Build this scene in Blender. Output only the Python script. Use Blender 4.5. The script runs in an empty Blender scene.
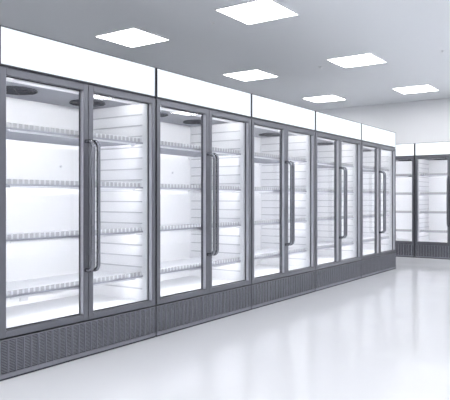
import bpy, math
from mathutils import Vector

PI = math.pi
scene = bpy.context.scene
col = scene.collection

# ------------------------------------------------------------------ materials
def srgb(r, g, b):
    f = lambda c: c / 12.92 if c <= 0.04045 else ((c + 0.055) / 1.055) ** 2.4
    return (f(r / 255), f(g / 255), f(b / 255), 1)

def mat(name, color, rough=0.5, metal=0.0, spec=0.5, noise=None, bump=0.0, coat=0.0):
    m = bpy.data.materials.new(name)
    m.use_nodes = True
    nt = m.node_tree
    b = nt.nodes['Principled BSDF']
    b.inputs['Base Color'].default_value = color
    b.inputs['Roughness'].default_value = rough
    b.inputs['Metallic'].default_value = metal
    b.inputs['Specular IOR Level'].default_value = spec
    b.inputs['Coat Weight'].default_value = coat
    if noise:
        scale, amount, stretch = noise
        tc = nt.nodes.new('ShaderNodeTexCoord')
        mp = nt.nodes.new('ShaderNodeMapping')
        mp.inputs['Scale'].default_value = stretch
        nz = nt.nodes.new('ShaderNodeTexNoise')
        nz.inputs['Scale'].default_value = scale
        nz.inputs['Detail'].default_value = 4
        nt.links.new(tc.outputs['Object'], mp.inputs['Vector'])
        nt.links.new(mp.outputs['Vector'], nz.inputs['Vector'])
        ramp = nt.nodes.new('ShaderNodeMapRange')
        ramp.inputs['From Min'].default_value = 0.3
        ramp.inputs['From Max'].default_value = 0.7
        ramp.inputs['To Min'].default_value = max(0, rough - amount)
        ramp.inputs['To Max'].default_value = min(1, rough + amount)
        nt.links.new(nz.outputs['Fac'], ramp.inputs['Value'])
        nt.links.new(ramp.outputs['Result'], b.inputs['Roughness'])
        if bump:
            bp = nt.nodes.new('ShaderNodeBump')
            bp.inputs['Strength'].default_value = bump
            bp.inputs['Distance'].default_value = 0.002
            nt.links.new(nz.outputs['Fac'], bp.inputs['Height'])
            nt.links.new(bp.outputs['Normal'], b.inputs['Normal'])
    return m

def lamp(name, color, strength, base=(0.8, 0.8, 0.8, 1)):
    m = bpy.data.materials.new(name)
    m.use_nodes = True
    b = m.node_tree.nodes['Principled BSDF']
    b.inputs['Base Color'].default_value = base
    b.inputs['Roughness'].default_value = 0.35
    b.inputs['Emission Color'].default_value = color
    b.inputs['Emission Strength'].default_value = strength
    return m

def translucent_mat(name, color, share, clear=0.0):
    m = bpy.data.materials.new(name)
    m.use_nodes = True
    nt = m.node_tree
    nt.nodes.clear()
    out = nt.nodes.new('ShaderNodeOutputMaterial')
    d = nt.nodes.new('ShaderNodeBsdfDiffuse'); t = nt.nodes.new('ShaderNodeBsdfTranslucent')
    d.inputs['Color'].default_value = color; t.inputs['Color'].default_value = color
    mix = nt.nodes.new('ShaderNodeMixShader'); mix.inputs['Fac'].default_value = share
    nt.links.new(d.outputs[0], mix.inputs[1]); nt.links.new(t.outputs[0], mix.inputs[2])
    tr = nt.nodes.new('ShaderNodeBsdfTransparent')
    mix2 = nt.nodes.new('ShaderNodeMixShader'); mix2.inputs['Fac'].default_value = clear
    nt.links.new(mix.outputs[0], mix2.inputs[1]); nt.links.new(tr.outputs[0], mix2.inputs[2])
    nt.links.new(mix2.outputs[0], out.inputs['Surface'])
    return m

def glass_mat(name):
    m = bpy.data.materials.new(name)
    m.use_nodes = True
    nt = m.node_tree
    nt.nodes.clear()
    out = nt.nodes.new('ShaderNodeOutputMaterial')
    tr = nt.nodes.new('ShaderNodeBsdfTransparent')
    tr.inputs['Color'].default_value = (0.97, 0.972, 0.975, 1)
    gl = nt.nodes.new('ShaderNodeBsdfGlossy')
    gl.inputs['Roughness'].default_value = 0.015
    fr = nt.nodes.new('ShaderNodeFresnel')
    fr.inputs['IOR'].default_value = 1.5
    geo = nt.nodes.new('ShaderNodeNewGeometry')
    inv = nt.nodes.new('ShaderNodeMath'); inv.operation = 'SUBTRACT'
    inv.inputs[0].default_value = 1.0
    mul = nt.nodes.new('ShaderNodeMath'); mul.operation = 'MULTIPLY'
    mix = nt.nodes.new('ShaderNodeMixShader')
    nt.links.new(geo.outputs['Backfacing'], inv.inputs[1])
    nt.links.new(fr.outputs['Fac'], mul.inputs[0])
    nt.links.new(inv.outputs[0], mul.inputs[1])
    nt.links.new(mul.outputs[0], mix.inputs['Fac'])
    nt.links.new(tr.outputs[0], mix.inputs[1])
    nt.links.new(gl.outputs[0], mix.inputs[2])
    nt.links.new(mix.outputs[0], out.inputs['Surface'])
    return m

COOL = (0.985, 0.985, 1.0, 1)
M = {
    'ceiling': mat('ceiling_paint', (0.76, 0.78, 0.805, 1), 0.42, spec=0.7, noise=(30, 0.05, (1, 1, 1)), bump=0.03),
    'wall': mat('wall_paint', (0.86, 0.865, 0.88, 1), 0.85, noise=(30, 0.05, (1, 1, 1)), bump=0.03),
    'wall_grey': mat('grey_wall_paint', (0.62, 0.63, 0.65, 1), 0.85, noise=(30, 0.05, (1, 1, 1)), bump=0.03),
    'wall_dark': mat('unseen_dark_wall_paint', (0.42, 0.43, 0.45, 1), 0.85, noise=(30, 0.05, (1, 1, 1)), bump=0.03),  # unseen left wall, toned dark to dim the ceiling beside it
    'floor': mat('polished_floor', (0.72, 0.725, 0.74, 1), 0.12, spec=0.95, noise=(1.6, 0.03, (1, 1, 1))),
    'frame': mat('brushed_frame_metal', srgb(116, 117, 123), 0.32, metal=0.85, noise=(60, 0.012, (1, 1, 0.05))),
    'trim': mat('lit_return_metal', srgb(196, 197, 203), 0.35, metal=0.7, noise=(60, 0.01, (1, 1, 0.05))),
    'handle': mat('handle_metal', srgb(134, 135, 141), 0.2, metal=0.95, noise=(40, 0.015, (1, 1, 0.05))),
    'grille': mat('grille_metal', srgb(134, 135, 143), 0.42, metal=0.4, noise=(50, 0.08, (1, 1, 1))),
    'recess': mat('grille_recess', srgb(44, 45, 53), 0.7, metal=0.2, noise=(50, 0.08, (1, 1, 1))),
    'shell': mat('cabinet_shell', srgb(84, 85, 91), 0.45, metal=0.4, noise=(50, 0.08, (1, 1, 1))),
    'gasket': mat('rubber_gasket', srgb(48, 49, 57), 0.6, noise=(50, 0.08, (1, 1, 1))),
    'liner': mat('white_liner', (0.82, 0.825, 0.84, 1), 0.4, noise=(20, 0.05, (1, 1, 1))),
    'rib': mat('liner_rib', (0.52, 0.525, 0.55, 1), 0.5, noise=(20, 0.05, (1, 1, 1))),
    'fan_panel': mat('fan_panel_metal', srgb(150, 152, 160), 0.5, metal=0.3, noise=(20, 0.05, (1, 1, 1))),
    'fan': mat('fan_guard_dark', srgb(58, 60, 68), 0.5, metal=0.3, noise=(20, 0.05, (1, 1, 1))),
    'shelf': mat('shelf_white', (0.78, 0.79, 0.82, 1), 0.35, noise=(20, 0.05, (1, 1, 1))),
    'shelf_edge': mat('shelf_edge_grey', srgb(165, 167, 175), 0.4, metal=0.3, noise=(20, 0.05, (1, 1, 1))),
    'shelf_under': mat('shelf_underside_shade', srgb(158, 160, 167), 0.85, spec=0.1, noise=(20, 0.05, (1, 1, 1))),
    'ticket': translucent_mat('ticket_white', (0.98, 0.98, 0.985, 1), 0.85, 0.6),
    'rail_back': translucent_mat('frosted_rail', (0.84, 0.845, 0.86, 1), 0.85, 0.28),
    'port': mat('port_grey', srgb(205, 206, 212), 0.5, noise=(20, 0.05, (1, 1, 1))),
    'glass': glass_mat('door_glass'),
    'panel': lamp('ceiling_light_diffuser', COOL, 13.0),
    'panel_far': lamp('ceiling_light_diffuser_bright', COOL, 17.5),
    'header': lamp('backlit_header', (0.96, 0.975, 1.0, 1), 0.30, (0.72, 0.76, 0.78, 1)),
    'led': lamp('led_strip', COOL, 98.0),
}

# ------------------------------------------------------------------ mesh helpers
class MB:
    def __init__(self):
        self.v, self.f, self.mi = [], [], []
    def box(self, x0, x1, y0, y1, z0, z1, m=0):
        n = len(self.v)
        self.v += [(x0, y0, z0), (x1, y0, z0), (x1, y1, z0), (x0, y1, z0),
                   (x0, y0, z1), (x1, y0, z1), (x1, y1, z1), (x0, y1, z1)]
        for q in ((0, 3, 2, 1), (4, 5, 6, 7), (0, 1, 5, 4), (1, 2, 6, 5), (2, 3, 7, 6), (3, 0, 4, 7)):
            self.f.append([n + i for i in q]); self.mi.append(m)
    def tube(self, pts, r, seg=12, m=0, caps=True):
        pts = [Vector(p) for p in pts]
        n0 = len(self.v)
        up = None
        for i, p in enumerate(pts):
            a = pts[max(0, i - 1)]; b = pts[min(len(pts) - 1, i + 1)]
            t = (b - a).normalized()
            if up is None:
                up = Vector((1, 0, 0)) if abs(t.x) < 0.9 else Vector((0, 1, 0))
            s = t.cross(up).normalized(); u = s.cross(t).normalized(); up = u
            for k in range(seg):
                an = 2 * PI * k / seg
                self.v.append(tuple(p + s * (r * math.cos(an)) + u * (r * math.sin(an))))
        for i in range(len(pts) - 1):
            for k in range(seg):
                a = n0 + i * seg + k; b = n0 + i * seg + (k + 1) % seg
                self.f.append([a, b, b + seg, a + seg]); self.mi.append(m)
        if caps:
            self.f.append([n0 + k for k in range(seg)][::-1]); self.mi.append(m)
            e = n0 + (len(pts) - 1) * seg
            self.f.append([e + k for k in range(seg)]); self.mi.append(m)
    def disc(self, cx, cy, z0, z1, r, seg=32, m=0):
        self.tube([(cx, cy, z0), (cx, cy, z1)], r, seg, m)
    def ring(self, cx, cy, z, R, r, seg=36, m=0):
        n = len(self.v); k2 = 8
        for i in range(seg):
            a = 2 * PI * i / seg
            for j in range(k2):
                b = 2 * PI * j / k2
                rr = R + r * math.cos(b)
                self.v.append((cx + rr * math.cos(a), cy + rr * math.sin(a), z + r * math.sin(b)))
        for i in range(seg):
            for j in range(k2):
                a = n + i * k2 + j; b = n + i * k2 + (j + 1) % k2
                c = n + ((i + 1) % seg) * k2 + (j + 1) % k2; d = n + ((i + 1) % seg) * k2 + j
                self.f.append([a, d, c, b]); self.mi.append(m)
    def build(self, name, mats, parent=None, bevel=0, smooth=False):
        me = bpy.data.meshes.new(name)
        me.from_pydata(self.v, [], self.f)
        for mm in (mats if isinstance(mats, (list, tuple)) else [mats]):
            me.materials.append(mm)
        me.polygons.foreach_set('material_index', self.mi)
        if smooth:
            me.polygons.foreach_set('use_smooth', [True] * len(self.f))
        me.update()
        o = bpy.data.objects.new(name, me)
        col.objects.link(o)
        if parent: o.parent = parent
        if bevel:
            b = o.modifiers.new('bevel', 'BEVEL'); b.width = bevel; b.segments = 2; b.limit_method = 'ANGLE'
        return o

def tag(o, label, cat, group=None):
    o['label'] = label; o['category'] = cat
    if group: o['group'] = group
    return o

def copy_tree(o, parent=None):
    c = o.copy(); col.objects.link(c)
    if parent: c.parent = parent
    for ch in list(o.children):
        copy_tree(ch, c)
    return c

# ------------------------------------------------------------------ the room
CEIL = 3.29
X0, X1, Y0, Y1 = -6.7, 3.4, -3.6, 13.0
def structure(name, box, m):
    mb = MB(); mb.box(*box)
    o = mb.build(name, m); o['kind'] = 'structure'; return o
structure('floor', (X0 - .2, X1 + .2, Y0 - .2, Y1 + .2, -0.15, 0), M['floor'])
structure('ceiling', (X0 - .2, X1 + .2, Y0 - .2, Y1 + .2, CEIL, CEIL + .15), M['ceiling'])
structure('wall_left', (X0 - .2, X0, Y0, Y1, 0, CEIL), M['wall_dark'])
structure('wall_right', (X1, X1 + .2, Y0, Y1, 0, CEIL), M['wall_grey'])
structure('wall_back', (X0 - .2, X1 + .2, Y1, Y1 + .2, 0, CEIL), M['wall'])
structure('wall_front', (X0 - .2, X1 + .2, Y0 - .2, Y0, 0, CEIL), M['wall'])

# ------------------------------------------------------------------ refrigerator (front faces -y, origin at base centre of the front)
W = 1.531                   # unit pitch in the long row
WB = 1.37                   # unit pitch along the far wall
DEPTH = 0.84
H = 2.305
DB, DT = 0.274, 2.036       # door bottom / top
FR = 0.046                  # door frame width
DTK = 0.05                  # door thickness

def ring_frame(mb, x0, x1, z0, z1, w, y0, y1, m=0):
    mb.box(x0, x0 + w, y0, y1, z0, z1, m)
    mb.box(x1 - w, x1, y0, y1, z0, z1, m)
    mb.box(x0 + w, x1 - w, y0, y1, z0, z0 + w, m)
    mb.box(x0 + w, x1 - w, y0, y1, z1 - w, z1, m)

def handle_path(x, z0, z1, out, r):
    P = [(x, 0.004, z1)]
    for i in range(7):
        a = PI / 2 * i / 6
        P.append((x, -out + r - r * math.sin(a), z1 - r + r * math.cos(a)))
    for i in range(7):
        a = PI / 2 * i / 6
        P.append((x, -out + r - r * math.cos(a), z0 + r - r * math.sin(a)))
    P.append((x, 0.004, z0))
    return P

def make_refrigerator(W):
    HW = W / 2 - 0.009      # leaves a dark gap between units
    root = bpy.data.objects.new('display_refrigerator', None)
    col.objects.link(root)
    # outer cabinet: sides, back, top, bottom, front mullion and sill
    c = MB()
    c.box(-HW, -HW + .03, DTK + .012, DEPTH, 0.0, 2.05)
    c.box(HW - .03, HW, DTK + .012, DEPTH, 0.0, 2.05)
    c.box(-HW + .03, HW - .03, DEPTH - .03, DEPTH, 0.0, 2.05)
    c.box(-HW + .03, HW - .03, DTK + .004, DEPTH - .03, 2.02, 2.05)
    c.box(-HW + .03, HW - .03, DTK + .004, DEPTH - .03, 0.02, 0.275)
    c.box(-.024, .024, DTK + .004, DTK + .03, 0.275, 2.02)      # mullion post
    c.box(-HW, HW, 0.02, DTK + .004, 0.0, 0.26)                 # plinth behind the grille
    c.box(-HW, HW, 0.014, DTK + .004, 2.038, 2.05)              # dark strip under the sign
    c.build('cabinet', M['shell'], root)
    # white liner
    l = MB()
    LX = HW - .046
    l.box(-LX, LX, .785, .80, .30, 2.0)
    l.box(-LX - .014, -LX, DTK + .006, .80, .28, 2.012)
    l.box(LX, LX + .014, DTK + .006, .80, .28, 2.012)
    l.box(-LX, LX, DTK + .006, .80, .28, .31)
    z = .41
    while z < 1.96:                                             # moulded ribs on both side walls
        l.box(LX - .007, LX, .11, .765, z - .005, z + .005, 1)
        l.box(-LX, -LX + .007, .11, .765, z - .005, z + .005, 1)
        z += .0935
    l.build('liner', [M['liner'], M['rib']], root)
    # metal fan panel under the roof, with a bright front lip and two round fans
    p = MB()
    p.box(-LX, LX, DTK + .03, .785, 2.0, 2.012)
    p.box(-LX, LX, DTK + .03, .20, 1.994, 2.0, 1)
    p.build('fan_panel', [M['fan_panel'], M['liner']], root)
    for fx in (-.30, .40):
        f = MB()
        fx *= W / 1.5275
        f.disc(fx, .45, 1.994, 2.0, .145, 36, 0)
        for R in (.147, .118, .089, .06, .03):
            f.ring(fx, .45, 1.990, R, .0045, 36, 1)
        for k in range(8):
            a = PI * 2 * k / 8
            f.tube([(fx, .45, 1.985), (fx + .147 * math.cos(a), .45 + .147 * math.sin(a), 1.985)], .003, 6, 1)
        f.build('fan', [M['recess'], M['fan']], root)
    # light strip hidden behind the door header, shining into the case
    def light_strip(z1, y0):
        t = MB()
        t.box(-LX + .10, LX - .10, y0, y0 + .006, z1 - .014, z1, 0)
        t.mi[-2] = 1                                            # the face turned to the back
        return t
    light_strip(1.994, DTK + .010).build('light_strip', [M['liner'], M['led']], root)
    # four shelves
    for z in (.525, .905, 1.28, 1.66):
        s = MB()
        s.box(-LX + .01, LX - .01, .10, .70, z - .010, z)
        s.mi[0] = 2                                             # grey underside, its shade put into the colour
        s.box(-LX + .01, LX - .01, .092, .10, z - .010, z + .003, 1)
        for x in (-LX + .03, LX - .03):
            s.box(x - .012, x + .012, .20, .785, z - .03, z - .012)
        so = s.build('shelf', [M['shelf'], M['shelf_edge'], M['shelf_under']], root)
        light_strip(z - .0105, .0945).build('light_strip', [M['shelf'], M['led']], so)
        # ticket rail: one thin strip of white tickets and frosted gaps on the front edge
        g = MB()
        n = int(round((2 * LX - .06) / .0455))
        xa, step = -LX + .03, (2 * LX - .06) / n
        brk = [xa]
        for i in range(n):
            brk += [xa + step * (i + .64), xa + step * (i + 1)]
        for x in brk:
            g.v += [(x, .094, z + .003), (x, .0965, z + .003), (x, .0965, z + .035), (x, .094, z + .035)]
        for i in range(len(brk) - 1):
            p = 4 * i
            for j in range(4):
                g.f.append([p + j, p + (j + 1) % 4, p + 4 + (j + 1) % 4, p + 4 + j][::-1]); g.mi.append(i % 2)
        e = 4 * (len(brk) - 1)
        g.f += [[0, 1, 2, 3], [e + 3, e + 2, e + 1, e]]; g.mi += [0, 0]
        g.build('ticket_rail', [M['ticket'], M['rail_back']], so)
    # small fittings on the back wall
    q = MB(); q.tube([(.395, .776, 1.466), (.395, .785, 1.466)], .010, 12)
    q.build('sensor', M['port'], root)
    q = MB(); q.box(-.03, .045, .772, .785, .34, .395)
    q.build('drain_cover', M['port'], root)
    # base grille: ribs, rows of louvres, plain foot strip
    g = MB()
    g.box(-HW, HW, .015, .02, .036, .262, 1)
    g.box(-HW, HW, .003, .02, 0.0, .012, 1)  # dark strip at floor level, standing in for the shadow gap
    g.box(-HW, HW, 0.0, .02, .012, .040)
    g.box(-HW, HW, 0.0, .02, .254, .262)
    cols = 25
    for i in range(cols + 1):
        x = -HW + .006 + (2 * HW - .012) * i / cols
        g.box(x - .0035, x + .0035, 0.0, .016, .040, .254)
    rows = 20
    for j in range(rows):
        z = .046 + (.250 - .046) * (j + .5) / rows
        g.box(-HW + .016, HW - .016, .003, .0065, z - .0023, z + .0023)
    g.build('base_grille', [M['grille'], M['recess']], root)
    # backlit header sign
    h = MB()
    h.box(-HW, HW, .012, .16, 2.05, H)
    ring_frame(h, -HW, HW, 2.05, H, .007, 0.0, .013)
    ho = h.build('header_sign', M['shell'], root)
    e = MB()
    e.box(-HW + .007, HW - .007, .003, .013, 2.057, H - .007)
    e.build('sign_face', M['header'], ho)
    # two doors
    for s in (-1, 1):
        a, b = (-HW, -.002) if s < 0 else (.002, HW)
        d = MB()
        ring_frame(d, a, b, DB, DT, FR, 0.0, DTK)
        do = d.build('door', M['frame'], root, bevel=.003)
        it = MB()  # added pale trim, its colour stands in for the lit stile returns
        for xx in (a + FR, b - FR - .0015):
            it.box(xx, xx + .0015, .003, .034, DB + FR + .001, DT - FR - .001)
        it.build('lit_return_trim', M['trim'], do)['label'] = 'light metal trim added to brighten the door returns'
        k = MB()
        ring_frame(k, a + FR, b - FR, DB + FR, DT - FR, .006, .034, .038)
        k.build('gasket', M['gasket'], do)
        gl = MB()
        gl.box(a + FR, b - FR, .038, .046, DB + FR, DT - FR)
        gl.build('glass_pane', M['glass'], do)
        hd = MB()
        hx = s * .0265
        hd.tube(handle_path(hx, .65, 1.61, .078, .045), .0150, 14)
        hd.build('handle', M['handle'], do, smooth=True)
    return root

proto = make_refrigerator(W)
GROUP_LONG = 'refrigerators in the long row'
GROUP_FAR = 'refrigerators along the far wall'
XF, YS = -3.4, 2.352
long_labels = [
    'grey glass-door display refrigerator nearest the camera, first in the long row',
    'grey glass-door display refrigerator second in the long row from the camera',
    'grey glass-door display refrigerator third in the long row, in its middle',
    'grey glass-door display refrigerator fourth in the long row from the camera',
    'grey glass-door display refrigerator farthest along the long row, at its far end',
]
for i, lb in enumerate(long_labels):
    o = proto if i == 0 else copy_tree(proto)
    o.location = (XF, YS + W * (i + .5), 0)
    o.rotation_euler = (0, 0, PI / 2)
    tag(o, lb, 'refrigerator', GROUP_LONG)
XB, YB = -3.735, 12.12
far = make_refrigerator(WB)
for n, (x, lb) in enumerate(((XB - WB / 2, 'glass-door refrigerator on the far wall, partly hidden behind the end of the long row'),
              (XB + WB / 2, 'glass-door refrigerator on the far wall, cut off by the right edge of the photo'))):
    o = far if n == 0 else copy_tree(far)
    o.location = (x, YB, 0)
    o.rotation_euler = (0, 0, 0)
    tag(o, lb, 'refrigerator', GROUP_FAR)

# ------------------------------------------------------------------ ceiling light panels
def make_panel(diffuser):
    mb = MB()
    s = .345
    ring_frame(mb, -s, s, -s, s, .012, -.006, .006)
    # ring_frame works in x/z: turn it flat
    mb.v = [(x, z, y) for x, y, z in mb.v]
    mb.f = [f[::-1] for f in mb.f]
    root = mb.build('ceiling_light', M['wall'])
    d = MB()
    d.box(-s + .012, s - .012, -s + .012, s - .012, -.004, .006)
    d.build('diffuser', diffuser, root)
    return root
xs = (-5.45, -3.54, -1.63, .28, 2.19)
ys = (-2.91, -.02, 2.87, 5.76, 8.65, 11.55)
seen = {
    (0, 3): 'square white ceiling light above the nearest two refrigerators, leftmost in the photo',
    (1, 3): 'square white ceiling light cut by the top edge of the photo',
    (0, 4): 'square white ceiling light left of and beyond the middle of the long row',
    (1, 4): 'square white ceiling light in the middle of the right half of the ceiling',
    (0, 5): 'square white ceiling light just above the far end headers, near the far wall',
    (1, 5): 'square white ceiling light nearest the right edge of the photo, by the far wall',
}
first = {False: make_panel(M['panel']), True: make_panel(M['panel_far'])}
used = set()
for i, x in enumerate(xs):
    for j, y in enumerate(ys):
        k = y > 8                                               # the lamps of the far rows are brighter
        o = copy_tree(first[k]) if k in used else first[k]
        used.add(k)
        o.location = (x, y, CEIL - .006)
        tag(o, seen.get((i, j), 'square white ceiling light outside the view of the photo'), 'ceiling light',
            'square ceiling lights' if (i, j) in seen else 'ceiling lights outside the view')

# ------------------------------------------------------------------ ceiling sprinklers (tiny discs)
spr = [((-4.19, 5.8), 'tiny grey ceiling sprinkler left of the light cut by the top edge'),
       ((-4.2, 8.74), 'tiny grey ceiling sprinkler left of the light in the middle of the ceiling'),
       ((-2.31, 8.79), 'tiny grey ceiling sprinkler near the right edge of the photo')]
for i, ((x, y), lb) in enumerate(spr):
    if i == 0:
        mb = MB()
        mb.disc(0, 0, -.006, 0, .032, 20)
        mb.disc(0, 0, -.022, -.006, .012, 12)
        mb.disc(0, 0, -.026, -.022, .022, 12)
        sp = mb.build('ceiling_sprinkler', M['wall'])
        o = sp
    else:
        o = copy_tree(sp)
    o.location = (x, y, CEIL)
    tag(o, lb, 'sprinkler', 'ceiling sprinklers')

# ------------------------------------------------------------------ world, camera, view
w = bpy.data.worlds.new('world'); scene.world = w
w.use_nodes = True
w.node_tree.nodes['Background'].inputs['Color'].default_value = (0.7, 0.75, 0.85, 1)
w.node_tree.nodes['Background'].inputs['Strength'].default_value = 0.2

cam = bpy.data.cameras.new('camera')
cam.sensor_width = 36
cam.lens = 600 / 450 * 36
cam.shift_y = -1 / 450
cam.clip_start = 0.05
co = bpy.data.objects.new('camera', cam)
col.objects.link(co)
co.location = (0, 0, 1.18)
co.rotation_euler = (PI / 2, 0, math.radians(34.67))
scene.camera = co

scene.view_settings.view_transform = 'Standard'
scene.view_settings.look = 'None'
scene.view_settings.gamma = 1
scene.view_settings.use_curve_mapping = False
scene.view_settings.exposure = 0.0
scene.cycles.max_bounces = 16
scene.cycles.diffuse_bounces = 8
scene.cycles.glossy_bounces = 6
scene.cycles.transparent_max_bounces = 24
